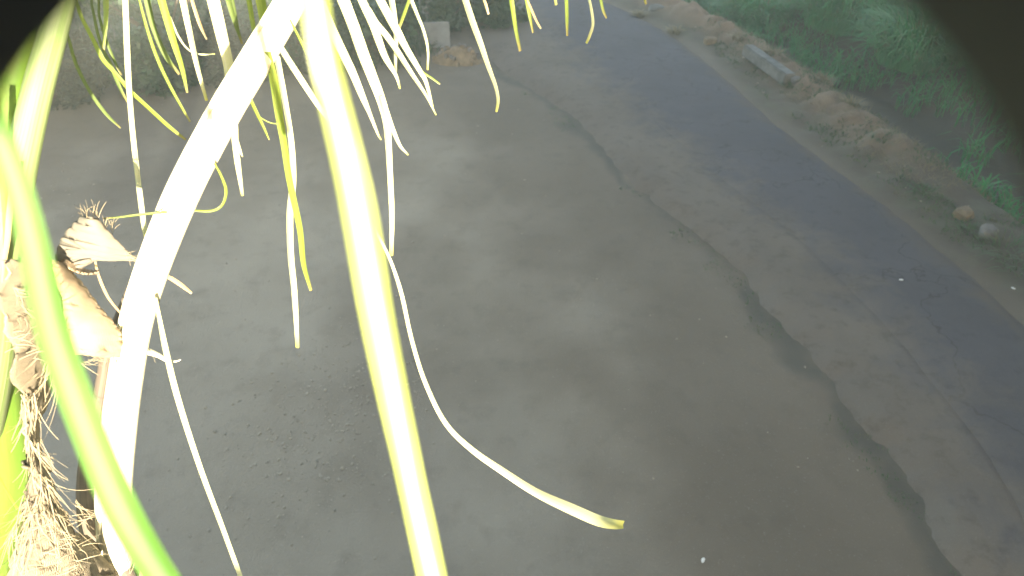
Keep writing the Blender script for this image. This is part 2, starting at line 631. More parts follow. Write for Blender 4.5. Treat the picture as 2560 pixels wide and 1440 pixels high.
# ------------------------------------------------------------------ unseen buildings added behind the camera to shade yard and road
bld = empty("added_shade_building", (-5, -8, 0))
tag(bld, "unseen long flat-roofed building added behind the camera to shade the yard", "building")
link("wall", box_mesh("wall", -13, 3.2, -11.5, -4.2, 0, 4.32), M['wall_paint'], bld)
link("roof", box_mesh("roof", -13.3, 3.4, -11.8, -4.0, 4.322, 4.5, .01), M['roof_slab'], bld)
win_me = box_mesh("window", -.6, .6, -.05, .03, 0, 1.3, .01)
pane_me = box_mesh("pane", -.52, .52, .031, .036, .08, 1.22)
win_me.materials.append(M['wood']); pane_me.materials.append(M['glass'])
for k in range(4):
    w = bpy.data.objects.new("window", win_me); COL.objects.link(w)
    w.parent = bld; w.location = (-11 + k * 2.9 + 5, -4.17 + 8, 1.3)
    p = bpy.data.objects.new("pane", pane_me); COL.objects.link(p); p.parent = w
link("door", box_mesh("door", .9, 1.9, -4.25, -4.15, .02, 2.1, .01), M['wood'], bld)
opp = empty("added_opposite_building", (20, -13, 0))  # added to block low sun and sky glow on the right
tag(opp, "unseen tall building added across the road behind the camera to block sun and sky", "building")
link("wall", box_mesh("wall", 10.2, 34, -23.4, 4.6, 0, 8.62), M['wall_bare'], opp)
link("roof", box_mesh("roof", 10.0, 34.2, -23.6, 4.8, 8.622, 8.8, .01), M['roof_slab'], opp)
for k in range(6):
    w = bpy.data.objects.new("window", win_me); COL.objects.link(w)
    w.parent = opp; w.location = (10.17 - 20, 2 - k * 3.6 + 13, 1.6); w.rotation_euler = (0, 0, RAD(90))
    p = bpy.data.objects.new("pane", pane_me); COL.objects.link(p); p.parent = w

# ------------------------------------------------------------------ the security camera's own housing: its sunshade shows at the upper corners
axis_d = ray(1253, 910).normalized()
hx = axis_d.cross(Vector((0, 0, 1))).normalized()
hy = hx.cross(axis_d).normalized()
sec = empty("security_camera", (1.7, -1.2, 0))
tag(sec, "dark out-of-focus sunshade of the security camera at the upper corners", "camera")
bm = bmesh.new()
R_IN, TH = .0450, .003
ring = []
SEG = 40
cuts = [-.16, -.1, -.05, 0, .02, .04, 0.0490, 0.0500]
rows = []
for c in cuts:
    row = []
    for k in range(SEG + 1):
        a = RAD(5) + RAD(200) * k / SEG
        dirv = hx * math.cos(a) + hy * math.sin(a)
        rr = R_IN + (.0006 if c == cuts[-1] else 0)
        row.append((bm.verts.new(EYE + axis_d * c + dirv * rr), bm.verts.new(EYE + axis_d * c + dirv * (R_IN + TH))))
    rows.append(row)
for i in range(len(rows) - 1):
    for k in range(SEG):
        bm.faces.new((rows[i][k][0], rows[i][k + 1][0], rows[i + 1][k + 1][0], rows[i + 1][k][0]))
        bm.faces.new((rows[i][k][1], rows[i + 1][k][1], rows[i + 1][k + 1][1], rows[i][k + 1][1]))
    for k in (0, SEG):
        bm.faces.new((rows[i][k][0], rows[i + 1][k][0], rows[i + 1][k][1], rows[i][k][1]))
for i in (0, len(rows) - 1):
    for k in range(SEG):
        bm.faces.new((rows[i][k][0], rows[i][k][1], rows[i][k + 1][1], rows[i][k + 1][0]))
bmesh.ops.recalc_face_normals(bm, faces=bm.faces[:])
me = bpy.data.meshes.new("sunshade"); bm.to_mesh(me); bm.free()
link("sunshade", me, M['black_plastic'], sec, True)
link("body", tube("body", [EYE + axis_d * c for c in (-.15, -.145, -.02, -.012)], [.034, .038, .038, .035], 28,
                  toward=EYE + Vector((0, 0, 3))), M['black_plastic'], sec)
link("arm", tube("arm", [EYE - axis_d * .14, EYE - axis_d * .18 + Vector((0, 0, .03)), Vector((.15, -.28, 5.52)), Vector((1.7, -1.2, 5.72))],
                 [.012] * 4, 12, toward=EYE + Vector((3, 0, 0))), M['black_plastic'], sec)
link("pole", tube("pole", [Vector((1.7, -1.2, z)) for z in (0, .08, .09, 5.85)], [.12, .12, .04, .035], 16,
                  toward=EYE + Vector((3, 0, 0))), M['concrete'], sec)

# ------------------------------------------------------------------ the coconut palm
HEART = Vector((-1.02, .56, 3.82))
palm = empty("coconut_palm", (HEART.x, HEART.y, 0))
tag(palm, "sunlit coconut palm with pale stalks and hanging leaflets close to the camera", "palm tree")
tp = [Vector((HEART.x + .05 * math.sin(z), HEART.y + .03 * math.cos(z * 1.3), z)) for z in np.linspace(-.05, 3.75, 42)]
link("trunk", tube("trunk", tp, [.19 - .014 * i / 8 + (.008 if i % 2 else 0) + (.08 if i < 3 else 0) for i in range(42)], 20,
                   toward=EYE), M['trunk'], palm, True)


def smooth_path(pts, n=8):
    return [Vector(p) for p in catmull([tuple(p) for p in pts], n)]


STALK_PROFILE = [(-1, .0), (-.97, .25), (-.82, .36), (-.74, .30), (-.70, -.15), (-.66, -.15), (-.60, .36), (-.25, .46), (.15, .5), (.55, .44), (.85, .26), (1, .0),
                 (.8, -.4), (.3, -.6), (-.3, -.6), (-.8, -.4)]


def stalk(name, pts, mat, parent, profile=None, n=8):
    """pts: (px, py, r, width_px) along the stalk, or (Vector, radius)"""
    raw = []
    for p in pts:
        if isinstance(p[0], Vector):
            raw.append((*p[0], p[1]))
        else:
            w = at(p[0], p[1], p[2])
            raw.append((*w, p[3] / FPX * depth_of(w) / 2))
    S = catmull(raw, n)
    path = [Vector(s[:3]) for s in S]
    return link(name, tube(name, path, [max(s[3], .0008) for s in S], 12, profile), mat, parent, True), path


def leaflet(pts, r, mat, frond, rachis=None, dr=0.0, twist=None, fold=.35, thick=.0):
    """pts: (px, py, width_px) traced in the picture; hangs at horizontal distance r (+dr toward its tip)"""
    raw = []
    n = len(pts)
    for i, (x, y, w) in enumerate(pts):
        p = at(x, y, r + dr * i / max(1, n - 1))
        raw.append((*p, w / FPX * depth_of(p)))
    if rachis is not None:                     # carry the leaflet up to the stalk it grows from
        p0 = Vector(raw[0][:3])
        cand = min(rachis, key=lambda q: (q - p0).length + (.6 if q.z < p0.z else 0))
        if (cand - p0).length > .02:
            midp = p0.lerp(cand, .55) + Vector((0, 0, .05 * (cand - p0).length))
            raw.insert(0, (*midp, raw[0][3] * 1.05))
            raw.insert(0, (*cand, raw[0][3] * .6))
    return strip(raw, r, mat, frond, twist, fold)


def strip(raw, r, mat, frond, twist=None, fold=.35):
    """raw: (x, y, z, width) along one leaflet"""
    S = catmull(raw, 6)
    tw = random.uniform(-.5, .5) if twist is None else twist
    verts, faces, uvs = [], [], []
    L = [0]
    for i in range(1, len(S)):
        L.append(L[-1] + float(np.linalg.norm(S[i][:3] - S[i - 1][:3])))
    for i, s in enumerate(S):
        p = Vector(s[:3])
        a = Vector(S[max(i - 1, 0)][:3]); c = Vector(S[min(i + 1, len(S) - 1)][:3])
        t = (c - a).normalized()
        view = (EYE - p).normalized()
        side = t.cross(view).normalized()
        nrm = side.cross(t).normalized()
        ang = tw + .25 * math.sin(i * .23 + r * 9)
        sd = side * math.cos(ang) + nrm * math.sin(ang)
        nn = -side * math.sin(ang) + nrm * math.cos(ang)
        h = max(s[3], .0012) * .5 / max(.6, math.cos(ang))
        f = h * fold
        verts += [p - sd * h - nn * f, p - sd * h * .5 - nn * f * .42, p + nn * f * .0, p + sd * h * .5 - nn * f * .42, p + sd * h - nn * f]
        vv = L[i] / L[-1]
        uvs += [(0, vv), (.25, vv), (.5, vv), (.75, vv), (1, vv)]
    for i in range(len(S) - 1):
        for k in range(4):
            a = i * 5 + k
            faces.append((a, a + 1, a + 6, a + 5))
    me = mesh_from("leaflet", verts, faces, uvs)
    return link("leaflet", me, M[mat], frond, True)


# --- the thick pale frond that crosses the left of the picture
frondA, RA = stalk("frond", [(HEART + Vector((.03, 0, .0)), .05), (268, 1460, 1.00, 84), (285, 1200, 1.02, 82), (312, 960, 1.04, 79), (352, 760, 1.06, 77),
                             (440, 520, 1.09, 81), (545, 310, 1.13, 79), (640, 150, 1.17, 77), (735, -10, 1.21, 71), (850, -230, 1.27, 55),
                             (1000, -470, 1.33, 42), (1200, -620, 1.40, 30), (1420, -640, 1.46, 22), (1640, -540, 1.5, 13), (1790, -420, 1.52, 7)],
                   M['stalk_pale'], palm, STALK_PROFILE)
for pts, r, mt in [
    ([(695, 110, 14), (720, 150, 15), (760, 210, 15), (800, 270, 12), (838, 322, 6)], 1.17, 'leaf_sunlit'),
    ([(724, 48, 4), (745, 90, 6), (775, 150, 6), (805, 210, 6), (822, 252, 4)], 1.18, 'leaf_yellow'),
    ([(668, 130, 17), (684, 200, 20), (698, 280, 20), (711, 360, 16), (722, 440, 15), (735, 505, 15), (751, 580, 14), (760, 660, 12), (778, 727, 7)], 1.16, 'leaf_yellow'),
    ([(690, 140, 14), (712, 260, 14), (728, 360, 14), (732, 450, 15), (723, 540, 16), (725, 640, 15), (734, 720, 14), (740, 800, 12), (743, 870, 8)], 1.17, 'leaf_sunlit'),
    ([(780, -60, 24), (800, 0, 24), (825, 60, 23), (850, 115, 22), (880, 180, 20), (905, 240, 16), (925, 285, 10), (945, 335, 6), (953, 350, 3)], 1.22, 'leaf_sunlit'),
    ([(830, -70, 30), (850, -20, 30), (880, 60, 28), (905, 130, 28), (930, 190, 26), (953, 250, 23), (965, 300, 20), (970, 360, 16), (975, 440, 14), (980, 540, 13), (978, 640, 9)], 1.25, 'leaf_sunlit'),
    ([(950, 240, 12), (962, 275, 16), (980, 320, 12), (1000, 365, 8), (1020, 388, 4)], 1.245, 'leaf_sunlit'),
    ([(890, -50, 20), (905, 0, 20), (932, 62, 20), (960, 137, 16), (990, 188, 9), (1000, 222, 4)], 1.27, 'leaf_sunlit'),
    ([(920, 20, 9), (940, 58, 14), (965, 88, 15), (990, 125, 14), (1028, 185, 11), (1065, 240, 7), (1090, 288, 3)], 1.28, 'leaf_sunlit'),
    ([(925, -50, 18), (950, 0, 20), (990, 75, 20), (1015, 120, 16), (1052, 180, 12), (1065, 205, 10), (1082, 270, 5)], 1.30, 'leaf_sunlit'),
    ([(970, -50, 14), (978, 0, 14), (988, 75, 12), (988, 140, 8), (990, 180, 4)], 1.31, 'leaf_sunlit'),
    ([(1036, -40, 6), (1022, 0, 7), (1008, 38, 8), (998, 68, 6)], 1.33, 'leaf_yellow'),
    ([(1010, -50, 8), (1028, 0, 9), (1043, 38, 8), (1060, 80, 7), (1070, 125, 6), (1069, 175, 4)], 1.33, 'leaf_sunlit'),
    ([(1040, 160, 4), (1055, 178, 5), (1080, 195, 5), (1100, 210, 4)], 1.305, 'leaf_yellow'),
    ([(1145, -60, 16), (1160, -5, 16), (1178, 50, 16), (1202, 112, 14), (1222, 170, 11), (1238, 215, 9), (1244, 250, 8), (1240, 280, 5)], 1.38, 'leaf_sunlit'),
    ([(1200, -40, 7), (1208, -5, 7), (1215, 15, 7), (1221, 36, 5)], 1.39, 'leaf_dry'),
    ([(1268, -60, 10), (1276, -15, 12), (1283, 30, 11), (1291, 80, 9), (1301, 128, 7)], 1.42, 'leaf_yellow'),
    ([(1308, -50, 10), (1316, -10, 11), (1323, 30, 9), (1333, 82, 4)], 1.43, 'leaf_yellow'),
    ([(1318, 0, 4), (1325, 15, 6), (1340, 50, 6), (1352, 72, 4)], 1.43, 'leaf_dry'),
    ([(1384, -50, 7), (1387, -10, 7), (1390, 13, 6)], 1.45, 'leaf_sunlit'),
    ([(1413, -60, 8), (1416, -10, 9), (1418, 50, 8), (1419, 90, 5)], 1.46, 'leaf_yellow'),
    ([(1462, -50, 5), (1470, -10, 6), (1478, 25, 7), (1482, 60, 7), (1475, 85, 7), (1465, 108, 6)], 1.48, 'leaf_sunlit'),
    ([(1490, -50, 7), (1500, -10, 7), (1508, 25, 7), (1517, 45, 5)], 1.49, 'leaf_yellow'),
    ([(1602, -50, 7), (1609, -10, 7), (1615, 11, 5)], 1.51, 'leaf_yellow'),
    ([(620, 238, 8), (640, 280, 8), (660, 320, 6), (673, 350, 3)], 1.14, 'leaf_yellow'),
    ([(640, 285, 2.5), (657, 298, 3), (675, 307, 3), (695, 310, 2.5)], 1.14, 'leaf_yellow'),
    ([(573, 270, 10), (582, 300, 18), (588, 360, 15), (596, 420, 13), (606, 490, 6)], 1.12, 'leaf_sunlit'),
    ([(590, 340, 5), (598, 370, 8), (607, 392, 3)], 1.12, 'leaf_sunlit'),
    ([(388, 745, 8), (398, 800, 10), (412, 870, 13), (437, 970, 14), (470, 1080, 13), (510, 1200, 12), (555, 1320, 11), (600, 1440, 10), (640, 1540, 8)], 1.03, 'leaf_sunlit'),
    ([(405, 685, 8), (430, 698, 10), (455, 714, 10), (480, 733, 6)], 1.07, 'leaf_dry'),
    ([(536, 408, 4), (553, 440, 6), (565, 475, 7), (560, 505, 6), (545, 522, 6), (520, 528, 6), (480, 527, 5), (400, 532, 5), (340, 538, 5), (300, 543, 4), (258, 546, 4)], 1.08, 'leaf_yellow'),
    ([(235, 640, 4), (246, 690, 6), (268, 740, 6), (295, 775, 5), (318, 800, 4)], 1.07, 'leaf_dry'),
]:
    leaflet(pts, r, mt, frondA, RA if pts[0][1] < 0 else None)
# the long leaflet that swings out to the lower right and its withered end
leaflet([(798, -60, 9), (815, 60, 9), (842, 220, 9), (870, 360, 9), (902, 480, 8), (932, 562, 7), (957, 610, 7), (980, 662, 8), (1005, 740, 10), (1030, 850, 10), (1065, 960, 11), (1115, 1060, 12), (1180, 1125, 14),
         (1260, 1180, 17), (1340, 1230, 20), (1420, 1268, 26), (1490, 1300, 27), (1530, 1310, 24), (1558, 1311, 18)], 1.2, 'leaf_sunlit', frondA,
        RA, -.3, .1, .3)

# --- second frond: its stalk runs above the left of the picture, its leaflets hang into it
frondB, RB = stalk("frond", [(HEART + Vector((-.05, .04, .05)), .045), (-260, 900, 1.1, 90), (-190, 300, 1.25, 70), (-40, -150, 1.4, 52), (180, -330, 1.55, 36),
                             (420, -360, 1.7, 24), (640, -260, 1.8, 12)], M['stalk_green'], palm)
for pts, r, mt in [
    ([(140, 10, 4), (167, 80, 6), (190, 160, 8), (225, 230, 8), (265, 285, 8), (302, 320, 4)], 1.45, 'leaf_green'),
    ([(175, -20, 8), (203, 45, 9), (232, 100, 10), (258, 150, 10), (290, 185, 9), (325, 228, 10), (370, 270, 9), (420, 315, 9), (465, 350, 6)], 1.42, 'leaf_yellow'),
    ([(258, -60, 12), (262, 0, 13), (263, 60, 9), (258, 125, 6)], 1.45, 'leaf_yellow'),
    ([(215, -30, 5), (230, 20, 6), (243, 80, 7), (258, 125, 7), (276, 162, 9), (295, 210, 8), (318, 256, 4)], 1.46, 'leaf_green'),
    ([(236, -30, 5), (248, 40, 6), (265, 100, 7), (290, 160, 6), (304, 188, 4)], 1.48, 'leaf_green'),
    ([(308, -70, 14), (312, 0, 13), (318, 150, 13), (325, 250, 12), (335, 360, 12), (345, 450, 12), (357, 550, 12), (368, 612, 8)], 1.4, 'leaf_sunlit'),
    ([(335, -60, 4), (348, 0, 5), (370, 80, 7), (395, 150, 8), (425, 215, 7), (455, 270, 6), (475, 305, 4)], 1.5, 'leaf_yellow'),
    ([(345, -60, 14), (365, -10, 15), (385, 70, 13), (415, 140, 12), (448, 186, 6)], 1.65, 'leaf_green'),
    ([(380, -60, 18), (400, -10, 18), (430, 90, 16), (455, 170, 11), (468, 232, 5)], 1.6, 'leaf_yellow'),
    ([(395, -40, 10), (412, 20, 10), (432, 90, 8), (448, 140, 6)], 1.7, 'leaf_green'),
    ([(440, -60, 17), (455, -10, 16), (475, 80, 14), (495, 170, 11), (517, 252, 7)], 1.55, 'leaf_sunlit'),
    ([(468, -40, 8), (480, 0, 8), (500, 60, 8), (517, 99, 4)], 1.7, 'leaf_dry'),
    ([(425, 40, 3), (445, 90, 5), (470, 124, 4), (500, 136, 4), (537, 135, 3)], 1.62, 'leaf_sunlit'),
    ([(520, -60, 28), (532, 0, 30), (552, 80, 28), (572, 160, 24), (578, 230, 20), (583, 300, 14)], 1.45, 'leaf_sunlit'),
    ([(572, -50, 10), (580, 0, 11), (590, 50, 9), (598, 85, 5)], 1.75, 'leaf_green'),
    ([(560, -50, 12), (575, 10, 13), (590, 60, 10), (606, 110, 5)], 1.7, 'leaf_green'),
    ([(640, -60, 22), (650, -10, 24), (662, 50, 22), (668, 120, 18)], 1.6, 'leaf_yellow'),
    ([(612, -50, 10), (622, 0, 12), (632, 60, 11), (640, 120, 7)], 1.75, 'leaf_yellow'),
]:
    leaflet(pts, r, mt, frondB, RB if pts[0][1] < 0 else None)

# --- third frond passes close over the camera; one of its leaflets hangs right in front of the lens
frondC, RC = stalk("frond", [(HEART + Vector((.0, -.05, .1)), .045), (Vector((-.8, .35, 4.9)), .03), (Vector((-.5, .24, 5.45)), .022),
                             (Vector((-.2, .26, 5.66)), .015), (Vector((.12, .36, 5.68)), .010), (Vector((.4, .5, 5.56)), .004)],
                   M['stalk_green'], palm)
leaflet([(752, -300, 75), (772, -120, 75), (798, 40, 70), (828, 200, 71), (860, 360, 77), (898, 540, 84), (935, 720, 82), (972, 900, 77), (1004, 1080, 71),
         (1034, 1240, 68), (1068, 1380, 70), (1110, 1540, 70)], .21, 'leaf_near', frondC, RC, -.05, .12, .5)

# --- fourth frond: stalks at the left edge and the blurred lime green leaflet that sweeps to the bottom
frondD, RD = stalk("frond", [(HEART + Vector((-.1, -.04, .1)), .05), (-70, 1000, 1.04, 150), (-25, 700, 1.04, 120), (22, 520, 1.04, 92), (62, 360, 1.05, 72), (98, 210, 1.06, 66),
                             (140, 60, 1.08, 60), (190, -120, 1.11, 50), (260, -340, 1.16, 34), (360, -500, 1.24, 18)], M['stalk_palegreen'], palm)
leaflet([(-150, -260, 43), (-108, -60, 50), (-62, 140, 55), (-18, 300, 58), (22, 410, 59), (60, 530, 60), (95, 660, 66), (132, 820, 71), (178, 970, 73), (232, 1120, 73), (296, 1260, 75),
         (372, 1390, 71), (450, 1510, 65)], .235, 'leaf_lime', frondC, RC, -.03, -.1, .28)
frondE, RE = stalk("frond", [(HEART + Vector((-.12, -.06, .05)), .06), (-95, 1500, 1.12, 170), (-70, 1340, 1.11, 200), (-52, 1200, 1.10, 230), (-58, 1060, 1.09, 210), (-62, 900, 1.08, 170), (-58, 760, 1.07, 140), (-40, 600, 1.07, 112),
                             (-8, 420, 1.07, 84), (25, 250, 1.08, 60), (60, 90, 1.10, 52), (100, -120, 1.14, 40), (160, -330, 1.24, 20)], M['stalk_base'], palm)
leaflet([(-6, 240, 14), (2, 380, 18), (12, 480, 18), (16, 580, 12), (12, 680, 6)], 1.0, 'leaf_yellow', frondE, None, 0, .2)
leaflet([(32, 430, 8), (24, 520, 12), (18, 600, 12), (10, 670, 8), (6, 760, 4)], .98, 'leaf_dry', frondE, None, 0, .2)


# --- leaflets on the parts of the fronds that arch above the camera's view
for fr, path, z0 in ((frondA, RA, 5.02), (frondB, RB, 5.05), (frondC, RC, 5.35)):
    up = [(q, path[i + 1] - path[i]) for i, q in enumerate(path[:-1]) if q.z > z0]
    for i, (q, t) in enumerate(up):
        if i % 2: continue
        t = t.normalized()
        for sgn in (-1, 1):
            sd = t.cross(Vector((0, 0, 1))).normalized() * sgn
            d = (sd * .8 + t * .5 + Vector((0, .15, .65))).normalized()
            ln = random.uniform(.28, .42)
            p1 = q + d * ln * .5 + Vector((0, 0, .02)); p2 = q + d * ln * .85 + Vector((0, 0, -.01)); p3 = q + d * ln * 1.05 + sd * .06 + Vector((0, 0, -.05))
            if min(p1.y, p2.y, p3.y) < .5: continue
            strip([(*q, .010), (*p1, .020), (*p2, .014), (*p3, .003)], 1.3, random.choice(('leaf_yellow', 'leaf_green', 'leaf_sunlit')), fr)


# --- dried old stalks beside the pale one
oldA, _ = stalk("dry_stalk", [(HEART + Vector((.06, -.02, -.05)), .04), (330, 1520, 1.0, 62), (262, 1400, 1.04, 70), (232, 1290, 1.06, 66), (222, 1180, 1.08, 50), (236, 1060, 1.10, 36), (252, 970, 1.11, 30), (268, 880, 1.12, 26),
                              (296, 790, 1.12, 18), (340, 680, 1.13, 12)], M['stalk_brown'], palm)
oldB, _ = stalk("dry_stalk", [(HEART + Vector((.1, -.02, -.08)), .03), (320, 1490, .97, 36), (292, 1390, 1.0, 40), (280, 1300, 1.01, 38), (276, 1220, 1.02, 30), (290, 1130, 1.05, 20)],
                M['stalk_brown'], palm)
oldC, _ = stalk("dry_stalk", [(210, 1390, 1.03, 16), (170, 1320, 1.02, 18), (140, 1262, 1.01, 16), (112, 1200, 1.0, 9), (96, 1130, 1.0, 6)], M['stalk_brown'], palm)
link_spur, _ = stalk("leaf_spur", [(330, 868, 1.05, 34), (362, 876, 1.05, 20), (395, 888, 1.05, 13), (420, 902, 1.05, 9), (440, 903, 1.05, 5), (452, 899, 1.05, 3)],
                     M['stalk_pale'], palm)


# --- fibrous leaf sheath
def patch(name, left, right, rl, rr, bulge, mat, parent, nu=18, nv=6, rough=.006, edge=0.0):
    Lc, Rc = catmull(left, nv), catmull(right, nv)
    n = min(len(Lc), len(Rc))
    li = np.linspace(0, len(Lc) - 1, 40).astype(int); ri = np.linspace(0, len(Rc) - 1, 40).astype(int)
    verts, faces, uvs = [], [], []
    for i in range(40):
        a, c = Lc[li[i]], Rc[ri[i]]
        for k in range(nu + 1):
            t = k / nu
            x, y = a[0] + (c[0] - a[0]) * t, a[1] + (c[1] - a[1]) * t
            e = math.sin(math.pi * t)
            r = rl + (rr - rl) * t - bulge * e
            q = at(x, y, r)
            q += Vector((0, -1, .2)) * (noise.fractal(q * 14, 1, 2, 4) * rough)
            if edge and (k in (0, nu) or i in (0, 39)):
                q += Vector((random.uniform(-edge, edge), 0, random.uniform(-edge, edge)))
            verts.append(q); uvs.append((t, i / 39))
    for i in range(39):
        for k in range(nu):
            a = i * (nu + 1) + k
            faces.append((a, a + 1, a + nu + 2, a + nu + 1))
    o = link(name, mesh_from(name, verts, faces, uvs), mat, parent, True)
    sm = o.modifiers.new("thickness", 'SOLIDIFY'); sm.thickness = .0035
    return o


def fibres(parent, specs, seed=1):
    """loose threads: specs of (x, y, dx, dy, curl, r, count, spread, length_px)"""
    rnd = random.Random(seed)
    verts, faces = [], []
    for (x, y, dx, dy, curl, r, cnt, spread, ln) in specs:
        for _ in range(cnt):
            px, py = x + rnd.uniform(-spread, spread), y + rnd.uniform(-spread, spread)
            ang = math.atan2(dy, dx) + rnd.gauss(0, .24)
            l = ln * rnd.uniform(.5, 1.3)
            cv = curl + rnd.gauss(0, .5)
            rr = r + rnd.uniform(-.03, .03)
            w = rnd.uniform(.0004, .0009)
            base = len(verts)
            steps = 7
            for s in range(steps + 1):
                p = at(px, py, rr - .02 * s / steps)
                d = Vector((math.cos(ang), 0, -math.sin(ang)))
                sd = Vector((-d.z, .4, d.x)).normalized()
                ww = w * (1 - .6 * s / steps)
                verts += [p - sd * ww, p + sd * ww, p + Vector((0, -ww, 0))]
                ang += cv / steps
                px += math.cos(ang) * l / steps; py += math.sin(ang) * l / steps
            for s in range(steps):
                for k in range(3):
                    a = base + s * 3 + k; c = base + s * 3 + (k + 1) % 3
                    faces.append((a, c, c + 3, a + 3))
    o = link("fibre", mesh_from("fibre", verts, faces), M['fibre'], parent)
    o["kind"] = "stuff"
    return o


upper = patch("sheath_flap", [(212, 538), (180, 565), (153, 600), (139, 640), (150, 664), (176, 680)],
              [(240, 545), (286, 592), (322, 634), (334, 650), (262, 640), (205, 664)], 1.07, 1.05, .014, M['sheath_light'], palm)
patch("sheath_rim", [(150, 655), (170, 672), (195, 683), (222, 687), (246, 685)], [(158, 646), (180, 660), (205, 673), (226, 679), (246, 680)],
      1.04, 1.05, .0, M['sheath_tan'], upper, 4)
lower = patch("sheath_flap", [(110, 640), (95, 700), (88, 770), (95, 830), (120, 882)],
              [(160, 660), (205, 715), (252, 768), (300, 824), (306, 892)], 1.04, 1.05, .026, M['sheath_tan'], palm)
mat_up = patch("fibre_mat", [(8, 655), (18, 800), (32, 930), (50, 1030), (70, 1120), (74, 1190)],
               [(125, 650), (150, 760), (150, 880), (120, 960), (92, 1060), (120, 1180)], .91, 1.02, .03, M['sheath'], palm, rough=.02, edge=.004)
mat_low = patch("fibre_mat", [(68, 1150), (68, 1210), (50, 1290), (30, 1380), (5, 1500)],
                [(112, 1150), (150, 1260), (205, 1350), (300, 1410), (360, 1510)], .90, 1.00, .05, M['sheath'], palm, rough=.025, edge=.005)
patch("sheath_scrap", [(330, 1428), (345, 1440), (350, 1480)], [(368, 1402), (392, 1436), (400, 1480)], 1.0, 1.0, .01, M['sheath_tan'], palm, 6)
fibres(upper, [(212, 540, -.3, -1, 0, 1.07, 9, 8, 34), (245, 548, -.2, -1, 0, 1.07, 9, 10, 34), (268, 575, 0, -1, .2, 1.07, 14, 14, 30),
               (320, 640, 1, .15, .2, 1.05, 12, 10, 30)], 3)
fibres(lower, [(215, 888, .9, .4, -.5, 1.05, 20, 22, 46), (280, 890, .2, 1, .3, 1.06, 10, 16, 26), (355, 868, 1, .5, .2, 1.05, 5, 6, 40)], 4)
fibres(mat_up, [(110, 920, -.4, 1, .4, .93, 26, 26, 90), (70, 1000, .1, 1, .2, .91, 26, 18, 110), (86, 1110, .2, 1, 0, .91, 30, 18, 120),
                (100, 1130, 1, .3, .8, .91, 8, 8, 46), (140, 960, -.15, 1, .25, .93, 4, 10, 130), (60, 760, .6, .5, .3, .89, 18, 45, 50), (50, 860, .8, -.2, .3, .89, 16, 40, 50)], 5)
fibres(mat_low, [(100, 1200, .45, 1, 0, .90, 30, 20, 120), (80, 1260, -.4, 1, -.2, .89, 28, 24, 130), (130, 1300, .5, 1, 0, .89, 24, 34, 110),
                 (120, 1380, .9, -.3, .3, .88, 46, 90, 70), (60, 1340, -.3, 1, 0, .87, 22, 30, 130), (180, 1260, .9, .9, 0, .93, 10, 12, 60), (320, 1420, .5, -.8, 0, .93, 12, 16, 40)], 6)
leaflet([(-10, 1180, 5), (30, 1250, 5), (70, 1315, 5), (110, 1375, 5), (150, 1440, 4), (170, 1480, 3)], .9, 'leaf_yellow', frondE, None)


# ------------------------------------------------------------------ plants
def blades_mesh(name, n, h, spread, width, droop, rnd, lean=(0, 0), segs=5):
    verts, faces = [], []
    for _ in range(n):
        a = rnd.uniform(0, 6.283)
        r = spread * math.sqrt(rnd.random()) * .55
        p = Vector((r * math.cos(a), r * math.sin(a), 0))
        hh = h * rnd.uniform(.5, 1.1)
        out_d = Vector((math.cos(a) + rnd.gauss(0, .5) + lean[0], math.sin(a) + rnd.gauss(0, .5) + lean[1], 0))
        out_d = out_d.normalized() * spread * rnd.uniform(.25, .95)
        sd = Vector((-out_d.y, out_d.x, 0)).normalized()
        w = width * rnd.uniform(.6, 1.3)
        dr = droop * rnd.uniform(.4, 1.3)
        base = len(verts)
        for s in range(segs + 1):
            t = s / segs
            q = p + Vector((0, 0, hh * (t * (1 + .25 * dr) - dr * .75 * t * t * t))) + out_d * (t ** 1.7)
            ww = w * (math.sin(math.pi * min(1, .18 + t * .8)) if s < segs else .05)
            verts += [q - sd * ww, q + sd * ww]
        for s in range(segs):
            b0 = base + s * 2
            faces.append((b0, b0 + 1, b0 + 3, b0 + 2))
    return mesh_from(name, verts, faces)


def leaves_mesh(name, n, rad, leaf, rnd, clumps=26, flat=.75):
    verts, faces = [], []
    cs = []
    for _ in range(clumps):
        v = Vector((rnd.gauss(0, 1), rnd.gauss(0, 1), rnd.gauss(0, 1))).normalized() * (rnd.random() ** .45)
        cs.append((Vector((v.x * rad, v.y * rad, v.z * rad * flat)), rad * rnd.uniform(.2, .42)))
    for _ in range(n):
        c, cr = rnd.choice(cs)
        o = Vector((rnd.gauss(0, .5), rnd.gauss(0, .5), rnd.gauss(0, .42))) * cr
        p = c + o
        if (p.x / rad) ** 2 + (p.y / rad) ** 2 + (p.z / (rad * flat)) ** 2 > 1.1: continue
        d = Vector((rnd.gauss(0, 1), rnd.gauss(0, 1), rnd.gauss(-.2, .6))).normalized()
        s = d.orthogonal().normalized()
        s.rotate(__import__('mathutils').Quaternion(d, rnd.uniform(0, 6.28)))
        l = leaf * rnd.uniform(.6, 1.4)
        b0 = len(verts)
        verts += [p - d * l * .5, p + s * l * .28, p + d * l * .55, p - s * l * .28]
        faces.append((b0, b0 + 1, b0 + 2, b0 + 3))
    return mesh_from(name, verts, faces)


def limb_mesh(name, paths, sides=7):
    bm_v, bm_f = [], []
    for path, radii in paths:
        t = tube("tmp", path, radii, sides, toward=Vector((50, -50, 3)))
        off = len(bm_v)
        bm_v += [v.co.copy() for v in t.vertices]
        bm_f += [tuple(i + off for i in p.vertices) for p in t.polygons]
        bpy.data.meshes.remove(t)
    return mesh_from(name, bm_v, bm_f)


